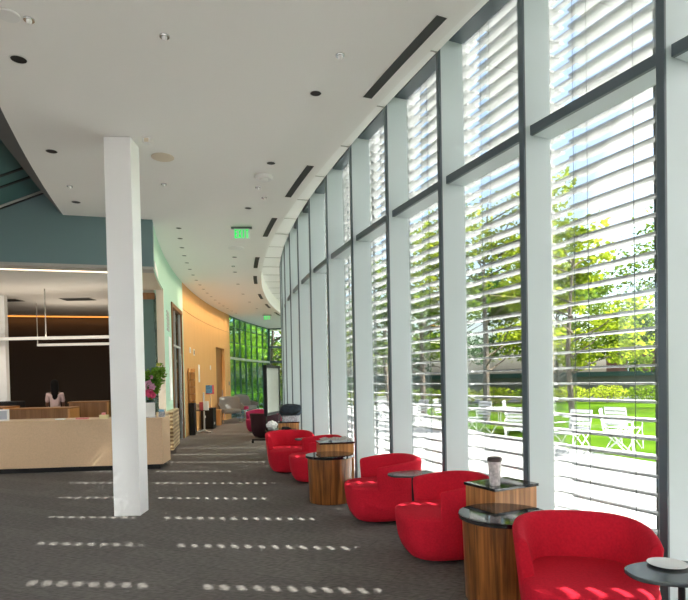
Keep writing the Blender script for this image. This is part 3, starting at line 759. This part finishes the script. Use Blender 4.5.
for (nm, m, x, y, w, h, lab) in (('card_stack', 'card_pink', -4.74, 10.12, .10, .025, 'flat pink cards lying on the counter'), ('tissue_box', 'card_yellow', -4.36, 10.15, .07, .07, 'small yellow box on the counter beside the column'), ('paper_pad', 'paper', -5.12, 10.08, .07, .02, 'small white pad on the counter')):
    t = thing(nm, lab, 'stationery', (x, y, .935), rad(6)); MB().box(-w, w, -.06, .06, 0, h).build('body', m, t, bevel=.003)
    if nm == 'tissue_box': MB().box(-.035, .02, -.03, .03, h, h + .04).build('flap', 'card_pink', t); 
sc = thing('sign_card', 'white upright card standing in front of the flowers', 'sign', (-3.56, 10.22, .935), rad(4))
MB().box(-.10, .10, 0, .012, 0, .27).build('card', 'paper', sc); MB().box(-.11, .11, -.02, .05, 0, .012).build('foot', 'clear_plastic', sc)
t = thing('card_reader', 'small white tablet stand beside the column', 'tablet', (-3.74, 10.20, .935), rad(4)); MB().box(-.06, .04, 0, .03, 0, .135).build('case', 'paper', t, bevel=.004); MB().box(-.045, .03, -.003, .001, .07, .125).build('screen', 'screen_grey', t)
t = thing('leaflet_holder', 'pale blue leaflet holder at the counter corner', 'leaflets', (-3.37, 10.30, .935), rad(-8)); MB().box(-.06, .06, 0, .03, 0, .10).build('holder', 'clear_plastic', t); MB().box(-.05, .05, .005, .02, .0, .14).build('leaflet', 'card_blue', t)
# flowers
fa = thing('flower_arrangement', 'tall flower arrangement of pink and yellow blooms in a dark vase', 'flowers', (-3.60, 10.42, .935)); fa.scale = (1.2, 1.1, 1.12)
MB().lathe([(.05, 0), (.075, .03), (.08, .16), (.06, .27), (.065, .28)], 28).build('vase', 'vase_dark', fa, smooth=True)
random.seed(4); lf = MB(); stm = MB()
for k in range(40):
    a = random.uniform(0, 2 * PI); L = random.uniform(.20, .50); tip = Vector((math.cos(a) * L * .42, math.sin(a) * L * .3, .27 + L))
    stm.tube([(0, 0, .2), tip * .6 + Vector((0, 0, .12)), tip], .004, 5); leaves(lf, tip * .97, .07, .10, 34, .034)
tip = Vector((.17, 0, .86))
stm.tube([(0, 0, .2), (.1, 0, .6), tip], .005, 5)
for j in range(9): leaves(lf, Vector((.07, 0, .45)).lerp(tip, j / 8), .045, .03, 14, .03)
stm.build('stem', 'leaf_green', fa); lf.build('foliage', 'leaf_indoor', fa)
def bloom(c, r, m):
    b = MB()
    for k in range(3):
        for j in range(7):
            a = j * 2 * PI / 7 + k * .4; rr = r * (1 - .25 * k); el = .1 + .5 * k
            d_ = Vector((math.cos(a) * math.cos(el), -math.sin(el) * .8, math.sin(a) * math.cos(el))); u = d_.cross(Vector((0, 1, 0))).normalized() * rr * .42
            b.add([c, Vector(c) + d_ * rr * .6 + u, Vector(c) + d_ * rr, Vector(c) + d_ * rr * .6 - u], [(0, 1, 2, 3)])
    b.build('bloom', m, fa)
for (x, z, r, m) in ((.02, .40, .085, 'petal_rose'), (-.08, .38, .07, 'petal_rose'), (.07, .36, .06, 'petal_rose'), (.0, .56, .075, 'petal_pink'), (.06, .50, .07, 'petal_pink'), (-.03, .48, .06, 'petal_pink'), (-.11, .55, .06, 'petal_yellow'), (-.12, .48, .05, 'petal_yellow'), (-.09, .63, .05, 'petal_yellow'), (.05, .66, .04, 'petal_pink'), (.17, .86, .035, 'petal_yellow')):
    bloom((x, -.12, z), r, m)

# linear pendants
for (y, x0, x1, lab, xs) in ((12.0, -8.2, -4.55, 'nearer long white linear pendant over the reception room', (-7.8, -6.35)), (14.0, -7.62, -5.0, 'farther long white linear pendant over the reception room', (-7.62,))):
    t = thing('linear_pendant', lab, 'pendant light', ((x0 + x1) / 2, y, 0), 0, 'linear pendants in the reception room'); c = (x0 + x1) / 2
    MB().box(x0 - c, x1 - c, -.04, .04, 2.54, 2.60).build('housing', 'pendant_white', t, bevel=.004)
    for zz, up, en in ((2.61, PI, 9), (2.53, 0, 16)):
        pa = bpy.data.lights.new('pendant_tube', 'AREA'); pa.shape = 'RECTANGLE'; pa.size = x1 - x0 - .1; pa.size_y = .06; pa.energy = en; pa.color = (1, .86, .68)
        po = bpy.data.objects.new('pendant_tube', pa); COL.objects.link(po); po.location = (c, y, zz); po.rotation_euler = (up, 0, 0)
    for x in xs: MB().tube([(x - c, 0, 2.6), (x - c, 0, 3.62)], .012, 6).build('rod', 'grey_trim', t)

# person behind the desks
def person():
    t = thing('person', 'person in a pale pink shirt with long dark hair standing behind the desks', 'person', (-6.84, 13.25, 0), rad(205)); t.scale = (.88, .9, 1)
    def skin(name, pts, edges, rads, m, parent, root=0):
        me = bpy.data.meshes.new(name); me.from_pydata(pts, edges, []); o = bpy.data.objects.new(name, me); COL.objects.link(o); o.parent = parent
        md = o.modifiers.new('skin', 'SKIN'); md.use_smooth_shade = True
        for i, v in enumerate(me.skin_vertices[0].data): v.radius = (rads[i], rads[i]) if not isinstance(rads[i], tuple) else rads[i]; v.use_root = (i == root)
        s = o.modifiers.new('sub', 'SUBSURF'); s.levels = 1; s.render_levels = 1
        me.materials.append(MATS[m]); return o
    # the person faces local -y
    P = [(0, 0, .92), (0, 0, 1.08), (0, 0, 1.26), (0, 0, 1.36), (0, -.01, 1.42), (0, -.02, 1.47), (0, -.03, 1.54), (0, -.03, 1.61),
         (.16, 0, 1.33), (.20, -.03, 1.08), (.17, -.22, 1.00), (-.16, 0, 1.33), (-.20, -.03, 1.08), (-.17, -.22, 1.0),
         (.09, 0, .86), (.10, -.01, .48), (.10, 0, .09), (.10, -.14, .04), (-.09, 0, .86), (-.10, -.01, .48), (-.10, 0, .09), (-.10, -.14, .04),
         (.15, -.29, 1.0), (-.15, -.29, 1.0)]
    E_ = [(0, 1), (1, 2), (2, 3), (3, 4), (4, 5), (5, 6), (6, 7), (3, 8), (8, 9), (9, 10), (3, 11), (11, 12), (12, 13), (0, 14), (14, 15), (15, 16), (16, 17), (0, 18), (18, 19), (19, 20), (20, 21), (10, 22), (13, 23)]
    Rr = [(.13, .10), (.11, .09), (.14, .10), (.10, .08), .045, .05, .085, .06, .055, .042, .03, .055, .042, .03, .085, .055, .04, .035, .085, .055, .04, .035, .028, .028]
    body = skin('body', P, E_, Rr, 'skin', t)
    for sx in (-1, 1):
        for k in range(5):
            x = sx * (.135 + .016 * (k - 1)) ; y0 = -.31
            if k == 4: pts = [(sx * .12, -.29, .99), (sx * .095, -.32, .985), (sx * .09, -.345, .985)]
            else: L_ = (.07, .08, .075, .06)[k]; pts = [(x, y0, 1.0), (x, y0 - L_ * .6, .995), (x, y0 - L_, .98)]
            MB().tube(pts, .009, 6, .006).build('finger', 'skin', body, smooth=True)
    h = MB(); h.lathe([(.008, -.02), (.016, -.012), (.010, .022)], 8, c=(0, -.118, 1.545)); h.build('nose', 'skin', body, smooth=True)
    for sx in (-.033, .033): MB().lathe([(.004, -.006), (.011, 0), (.004, .006)], 8, c=(sx, -.105, 1.565)).build('eye', 'hair_black', body)
    MB().tube([(-.02, -.108, 1.505), (0, -.113, 1.503), (.02, -.108, 1.505)], .005, 5).build('mouth', 'petal_rose', body)
    skin('shirt', [(0, 0, .94), (0, 0, 1.08), (0, 0, 1.26), (0, 0, 1.37), (.16, 0, 1.34), (.195, -.02, 1.14), (-.16, 0, 1.34), (-.195, -.02, 1.14)], [(0, 1), (1, 2), (2, 3), (3, 4), (4, 5), (3, 6), (6, 7)], [(.145, .115), (.135, .11), (.155, .12), (.115, .095), .072, .060, .072, .060], 'shirt_pink', t)
    skin('trousers', [(0, 0, .93), (.09, 0, .84), (.10, 0, .48), (.10, 0, .12), (-.09, 0, .84), (-.10, 0, .48), (-.10, 0, .12)], [(0, 1), (1, 2), (2, 3), (0, 4), (4, 5), (5, 6)], [(.15, .12), .10, .075, .06, .10, .075, .06], 'trousers', t)
    hr = []
    for s, z in ((.45, 1.20), (.75, 1.28), (.95, 1.40), (1.02, 1.50), (1.05, 1.58), (.85, 1.655), (.4, 1.69), (.05, 1.70)):
        yo = .035 if z < 1.5 else .01
        hr.append([(.098 * s * math.cos(2 * PI * k / 20), yo + .005 + .098 * s * math.sin(2 * PI * k / 20) * (1 if math.sin(2 * PI * k / 20) > 0 else .45 + (.45 if z > 1.62 else 0)), z) for k in range(20)])
    MB().loft(hr).build('hair', 'hair_black', t, smooth=True)
person()
# wall switch on the brown wall, ceiling grilles of the lobby
t = thing('wall_switch', 'small white switch plate on the dark brown back wall', 'switch', (-5.83, 13.4, 0))
q = O + d * .62 + nrm * 7.99; t.location = (q.x, q.y, 1.42); t.rotation_euler = (0, 0, RZ)
MB().box(-.06, .06, -.0, .012, -.07, .07).build('plate', 'paper', t); MB().box(-.02, .02, .012, .018, -.03, .03).build('rocker', 'porcelain', t)
for (x, y, w, lab) in ((-6.35, 13.5, .36, 'dark ceiling grille over the reception room, right one'), (-8.0, 13.45, .30, 'dark ceiling grille over the reception room, left one')):
    t = thing('ceiling_grille', lab, 'grille', (x, y, 3.62), 0); MB().box(-w, w, -.20, .20, -.012, -.001).build('frame', 'grey_trim', t)
    b = MB()
    for k in range(7): b.box(-w + .02, w - .02, -.18 + .052 * k, -.14 + .052 * k, -.016, -.011)
    b.build('slat', 'lamp_dark', t)

# ------------------------------------------------------------------ down the corridor, left side
def at_wall(a, off=0.0): p = pol(R_WALL - off, a); return p[0], p[1], rad(a)      # local -x... faces the corridor along +n
# brochure rack
x, y, r = at_wall(ang_at_y(R_WALL, 16.7), .10)
t = thing('brochure_rack', 'tall brochure rack, black below with lit wooden shelves above', 'rack', (x, y, 0), r)
MB().box(-.08, .08, -.18, .18, 0, .95).build('cabinet', 'black_metal', t, bevel=.005)
MB().box(-.08, -.05, -.18, .18, .95, 1.98).build('back_panel', 'orange_wood', t)
for k in range(5): s = MB().box(-.05, .07, -.17, .17, 1.0 + .21 * k, 1.02 + .21 * k).build('shelf', 'light_walnut', t)
for s_ in (.165,): MB().box(-.08, .075, s_, s_ + .015, .95, 1.98).build('side_panel', 'maple', t)
# leaflet stand with chrome pole
t = thing('leaflet_stand', 'leaflet stand on a chrome pole with a three-way foot', 'stand', (-4.34, 17.3, 0), 0)
MB().tube([(0, 0, .04), (0, 0, 1.25)], .026, 12).build('pole', 'alu', t, smooth=True)
for k in range(3):
    a = rad(210 + 120 * k); MB().tube([(0, 0, .10), (.12 * math.cos(a), .12 * math.sin(a), .05), (.30 * math.cos(a), .30 * math.sin(a), .012)], .022, 8).build('foot', 'alu', t, smooth=True)
MB().box(-.30, .14, -.1, .1, .68, .70).build('tray', 'black_metal', t)
MB().box(-.30, -.12, -.06, .06, .70, .90).build('leaflets', 'brochure', t); MB().box(.0, .14, -.07, .05, .70, .98).build('holder', 'paper', t); MB().box(-.12, -.01, -.07, .05, .70, .95).build('booklets', 'poster_red', t)
t = thing('small_poster', 'small blue and red framed poster beside the leaflet stand', 'poster', (-4.62, 19.3, 0), rad(6))
MB().box(-.14, .13, 0, .02, 1.17, 1.46).build('print', 'poster', t); MB().box(.08, .14, -.004, .001, 1.16, 1.46).build('edge_band', 'poster_red', t); MB().box(-.14, .13, -.003, .001, 1.15, 1.18).build('lower_band', 'poster_red', t)
MB().tube([(0, .03, 0), (0, .03, 1.3)], .012, 8).build('pole', 'chrome', t); MB().lathe([(.14, 0), (.14, .015), (.02, .02)], 20, c=(0, .03, 0)).build('base', 'black_metal', t)
t = thing('black_cabinet', 'low black cabinet against the maple wall', 'cabinet', (-4.60, 18.75, 0), rad(2))
MB().box(-.16, .24, -.2, .3, .02, .70).build('body', 'black_metal', t, bevel=.005); MB().box(-.15, .23, -.21, -.2, .05, .66).build('door', 'black_metal', t)
MB().box(-.08, .0, -.215, -.20, .38, .46).build('badge', 'paper', t)
MB().box(.24, .247, -.1, .06, .15, .23).build('lower_badge', 'paper', t)
t = thing('wood_cube', 'orange wooden block table beside the grey lounge chair', 'table', (-4.62, 20.3, 0), rad(2))
MB().box(-.14, .14, -.15, .15, 0, .54).build('body', 'orange_wood', t, bevel=.004); MB().box(-.145, .145, -.155, .155, .54, .57).build('tabletop', 'maple', t)
# wall signs and plates
def wallplate(name, label, a, z, w, h, m, off=.012, extra=None):
    x, y, r = at_wall(a); t = thing(name, label, 'sign' if 'sign' in name else 'plate', (x, y, z), r)
    MB().box(0, off, -w / 2, w / 2, -h / 2, h / 2).build('plate', m, t)
    if extra: MB().box(off, off + .004, -w * .3, w * .3, -h * .3, h * .3).build('insert', extra, t)
wallplate('thermostat', 'left square white plate on the maple wall', ang_at_y(R_WALL, 17.1), 2.55, .17, .17, 'paper', extra='screen_grey')
wallplate('thermostat', 'right narrow white plate on the maple wall', ang_at_y(R_WALL, 17.8), 2.52, .16, .20, 'paper', extra='dark_trim')
wallplate('wall_sign', 'tall narrow white sign on the maple wall', ang_at_y(R_WALL, 18.6), 1.86, .22, .58, 'paper')
wallplate('wall_sign', 'small pale sign beside the brown door', ang_at_y(R_WALL, 20.6), 2.1, .12, .16, 'paper')
wallplate('wall_switch', 'small dark plate at the far end of the maple wall', -2.75, 1.5, .1, .16, 'dark_trim')
t = thing('wall_sign', 'grey directory sign on the green wall beside the glass door', 'sign', (*pol(R_WALL, 11.3), 3.0), rad(11.3))
b = MB()
for k in range(6): b.box(0, .012, -.22, .22, -.23 + .08 * k, -.175 + .08 * k)
b.build('plate', 'grey_trim', t); 
wallplate('wall_sign', 'tall pale glass notice panel on the green wall', 10.95, 1.9, .5, 1.5, 'exit_pale' if False else 'cove_white')

# grey lounge chairs
def lounge(x, y, rz, label):
    t = thing('lounge_chair', label, 'lounge chair', (x, y, 0), rz, 'grey lounge chairs at the corridor end')
    rings = []
    for s, z in ((.85, .36), (1, .40), (1.0, .47), (.9, .52), (.3, .53)): rings.append([(px * s, py * s - .02, z) for px, py in sup(.36, .34, 3.2, 32)])
    MB().loft(rings).build('seat', 'lounge_grey', t, smooth=True)
    L = []
    for k in range(9):
        u = -1 + k / 4; w = .40; yy = .30 - .16 * u * u; xx = u * w
        L.append([(xx, yy, .40), (xx * 1.08, yy + .14, .72), (xx * 1.12, yy + .24, 1.02 - .05 * u * u), (xx * 1.10, yy + .30, 1.02 - .05 * u * u), (xx * 1.08, yy + .22, .70), (xx, yy + .08, .36)])
    MB().loft(L).build('backrest', 'lounge_grey', t, smooth=True, subsurf=1)
    for sx in (-1, 1):
        MB().loft([[(sx * .36, -.25, .50), (sx * .42, -.25, .50), (sx * .42, .30, .50), (sx * .36, .30, .50)], [(sx * .42, -.22, .64), (sx * .47, -.22, .64), (sx * .47, .34, .74), (sx * .42, .34, .74)]]).build('armrest', 'lounge_grey', t, bevel=.01)
        MB().tube([(sx * .30, -.30, .40), (sx * .36, -.34, .01), (sx * .36, .34, .01), (sx * .30, .25, .38)], .013, 8).build('leg', 'chrome', t, smooth=True)
lounge(-4.33, 21.45, rad(20), 'grey lounge chair at the corridor end with its front in view')
lounge(-4.2, 24.3, rad(50), 'second grey lounge chair behind the first at the corridor end')
t = thing('red_stool', 'small red table beyond the grey lounge chairs', 'table', (-4.02, 22.6, 0)); MB().lathe([(.15, .44), (.16, .46), (.15, .56), (.14, .57)], 24).build('tabletop', 'maroon_fabric', t, smooth=True); MB().lathe([(.2, 0), (.2, .02), (.02, .03), (.02, .42)], 24).build('base', 'chrome', t, smooth=True)

# rolling whiteboard
A_ = Vector((-1.97, 14.05)); B_ = Vector((-1.80, 15.45)); L_ = (B_ - A_).length
t = thing('rolling_board', 'rolling pale board in a black frame before the far mullions', 'board', (A_.x, A_.y, 0), math.atan2(B_.y - A_.y, B_.x - A_.x))
MB().box(.03, L_ - .03, -.012, .012, .74, 1.90).build('board', 'whiteboard', t)
f = MB(); f.box(-.03, .035, -.04, .04, .68, 1.97); f.box(L_ - .035, L_ + .03, -.04, .04, .68, 1.97); f.box(0, L_, -.04, .04, .68, .74); f.box(0, L_, -.04, .04, 1.90, 1.97); f.build('frame', 'black_metal', t)
for x in (.02, L_ - .02):
    MB().tube([(x, 0, .08), (x, 0, .72)], .018, 8).build('post', 'black_metal', t)
    MB().box(x - .025, x + .025, -.28, .38, .07, .10).build('foot', 'black_metal', t)
    for yy in (-.26, .36): MB().tube([(x - .015, yy, .035), (x + .015, yy, .035)], .034, 12).build('caster', 'black_metal', t)

# ------------------------------------------------------------------ ceiling fittings
def ceil_at(R, a): return (*pol(R, a), Z_CEIL)
for i, (a0_, a1_) in enumerate(((24.23, 22.35), (19.73, 17.91), (16.31, 14.53), (11.95, 10.25), (8.75, 7.05), (4.4, 2.85), (1.1, -.5), (-2.4, -4.0))):
    t = thing('linear_diffuser', 'black linear air slot in the ceiling edge, %s from the near end' % ORD[i], 'air slot', ceil_at(41.65, (a0_ + a1_) / 2), 0, 'black air slots along the ceiling edge')
    c = ceil_at(41.65, (a0_ + a1_) / 2); mb = MB().arc(41.60, 41.70, a1_, a0_, Z_CEIL - .004, Z_CEIL - .0005, 6); mb.v = [(vx - c[0], vy - c[1], vz - c[2]) for vx, vy, vz in mb.v]; mb.build('slot', 'lamp_dark', t)
    mb = MB().arc(41.588, 41.60, a1_ - .02, a0_ + .02, Z_CEIL - .006, Z_CEIL - .0005, 6).arc(41.70, 41.712, a1_ - .02, a0_ + .02, Z_CEIL - .006, Z_CEIL - .0005, 6); mb.v = [(vx - c[0], vy - c[1], vz - c[2]) for vx, vy, vz in mb.v]; mb.build('flange', 'ceiling_white', t)
def downlight(R, a, r, label, group):
    t = thing('downlight', label, 'downlight', ceil_at(R, a), 0, group)
    MB().lathe([(r, -.003), (r, -.001)], 24).build('aperture', 'lamp_dark', t)
    b = MB(); n = 24; rg = [[((q) * math.cos(2 * PI * k / n), (q) * math.sin(2 * PI * k / n), z) for k in range(n)] for q, z in ((r, -.006), (r * 1.18, -.004), (r * 1.18, -.0005), (r, -.0005))]
    b.loft(rg, cap=False).build('trim_ring', 'fixture_white', t)
for i in range(18):
    sp_ = bpy.data.lights.new('downlight_lamp', 'SPOT'); sp_.energy = 40 if i > 6 else 12; sp_.color = (1, .80, .58); sp_.spot_size = rad(150); sp_.spot_blend = 1.0; sp_.shadow_soft_size = .04
    so_ = bpy.data.objects.new('downlight_lamp', sp_); COL.objects.link(so_); q_ = ceil_at(43.28, 14.97 - 1.02 * i); so_.location = (q_[0], q_[1], q_[2] - .02)
    downlight(43.28, 14.97 - 1.02 * i, .05, 'small downlight, %s from the near end of the row beside the coloured wall' % ORD[i], 'downlights beside the inner wall')
for i, a in enumerate((22.22, 19.65, 16.95, 14.3, 11.89, 9.47, 7.0, 4.43, 1.9, -.6, -3.0)):
    downlight(42.17, a, .055, 'black downlight, %s from the near end of the middle ceiling row' % ORD[i], 'downlights down the middle')
for i, (a, r) in enumerate(((21.78, .065), (19.13, .065), (16.55, .065))):
    downlight(44.81, a, r, 'black downlight, %s from the near end of the left ceiling row' % ORD[i], 'downlights in the left row')
def disc(name, R, a, r, h, m, label, cat, group=None, dome=None):
    t = thing(name, label, cat, ceil_at(R, a), 0, group)
    MB().lathe([(r * .93, -h), (r, -h * .6), (r, -.0005)], 36).build('body', m, t, smooth=True)
    if dome: MB().lathe([(.002, -h - dome), (r * .3, -h - dome * .85), (r * .5, -h - dome * .3), (r * .52, -h)], 24).build('sensor', 'fixture_white' if name != 'camera_dome' else 'lamp_dark', t, smooth=True)
disc('ceiling_speaker', 44.79, 22.6, .085, .012, 'fixture_white', 'round flush ceiling fitting at the upper left corner', 'speaker')
disc('ceiling_speaker', 43.52, 19.38, .14, .012, 'cream', 'large cream disc in the ceiling right of the white column', 'speaker')
disc('ceiling_speaker', 42.16, 13.09, .17, .012, 'fixture_white', 'large round disc in the ceiling beyond the exit sign', 'speaker')
disc('ceiling_speaker', 42.17, 18.98, .12, .05, 'fixture_white', 'round white box fitting on the ceiling beside the second air slot', 'smoke detector', dome=.02)
for R, a, lab in ((44.65, 22.6, 'small sprinkler near the upper left corner'), (43.65, 22.8, 'small sprinkler alone in the near ceiling'), (42.19, 23.16, 'small sprinkler near the longest air slot'), (44.78, 17.51, 'tiny sprinkler between the left row downlights'),
                  (43.49, 18.06, 'small sprinkler below the cream ceiling disc'), (42.17, 18.35, 'small sprinkler behind the round white ceiling fitting'), (42.2, 10.51, 'small sprinkler beyond the large far disc'), (42.0, 17.75, 'tiny sprinkler farthest of those beside the second air slot')):
    disc('sprinkler', R, a, .042, .012, 'chrome', lab, 'sprinkler', 'ceiling sprinklers', dome=.03)
t = thing('wall_bracket', 'small pale box on the ceiling at the top of the column', 'fitting', (-2.29, 6.62, Z_CEIL)); MB().box(0, .09, -.04, .04, -.06, -.0005).build('box', 'fixture_white', t, bevel=.004); MB().box(.02, .07, -.045, -.04, -.05, -.01).build('lens', 'cream', t)

# exit signs
def glyphs(mb, text, h, w, gap, th, y0, y1):
    x = -(len(text) * w + (len(text) - 1) * gap) / 2
    for chh in text:
        def R_(a, b, c_, d_): mb.box(x + a * w, x + b * w, y0, y1, c_ * h, d_ * h)
        k = th / w; kv = th / h
        if chh == 'E': R_(0, k, 0, 1); R_(0, 1, 0, kv); R_(0, .85, .5 - kv / 2, .5 + kv / 2); R_(0, 1, 1 - kv, 1)
        if chh == 'I': R_(.5 - k / 2, .5 + k / 2, 0, 1)
        if chh == 'T': R_(.5 - k / 2, .5 + k / 2, 0, 1); R_(0, 1, 1 - kv, 1)
        if chh == 'X':
            for s in (0, 1):
                xa, xb = (x, x + w - th) if s == 0 else (x + w - th, x)
                mb.add([(xa, y0, 0), (xa + th, y0, 0), (xb + th, y0, h), (xb, y0, h), (xa, y1, 0), (xa + th, y1, 0), (xb + th, y1, h), (xb, y1, h)], [(0, 1, 2, 3), (7, 6, 5, 4), (0, 4, 5, 1), (1, 5, 6, 2), (2, 6, 7, 3), (3, 7, 4, 0)])
        x += w + gap
def exit_sign(x, y, label, s=1.0):
    t = thing('exit_sign', label, 'exit sign', (x, y, Z_CEIL), rad(3), 'hanging exit signs')
    MB().box(-.19, .19, -.035, .035, -.028, -.0005).build('mount', 'dark_trim', t)
    MB().box(-.145, .145, -.006, .006, -.215, -.028).build('panel', 'exit_pale', t)
    m = MB(); glyphs(m, 'EXIT', .15, .052, .014, .017, -.014, -.0065); m.v = [(a, b, c_ - .198) for a, b, c_ in m.v]; m.build('lettering', 'exit_green', t)
exit_sign(-1.84, 10.45, 'green glowing EXIT sign hanging from the ceiling')
exit_sign(-3.25, 24.2, 'tiny far green EXIT sign near the corridor end')
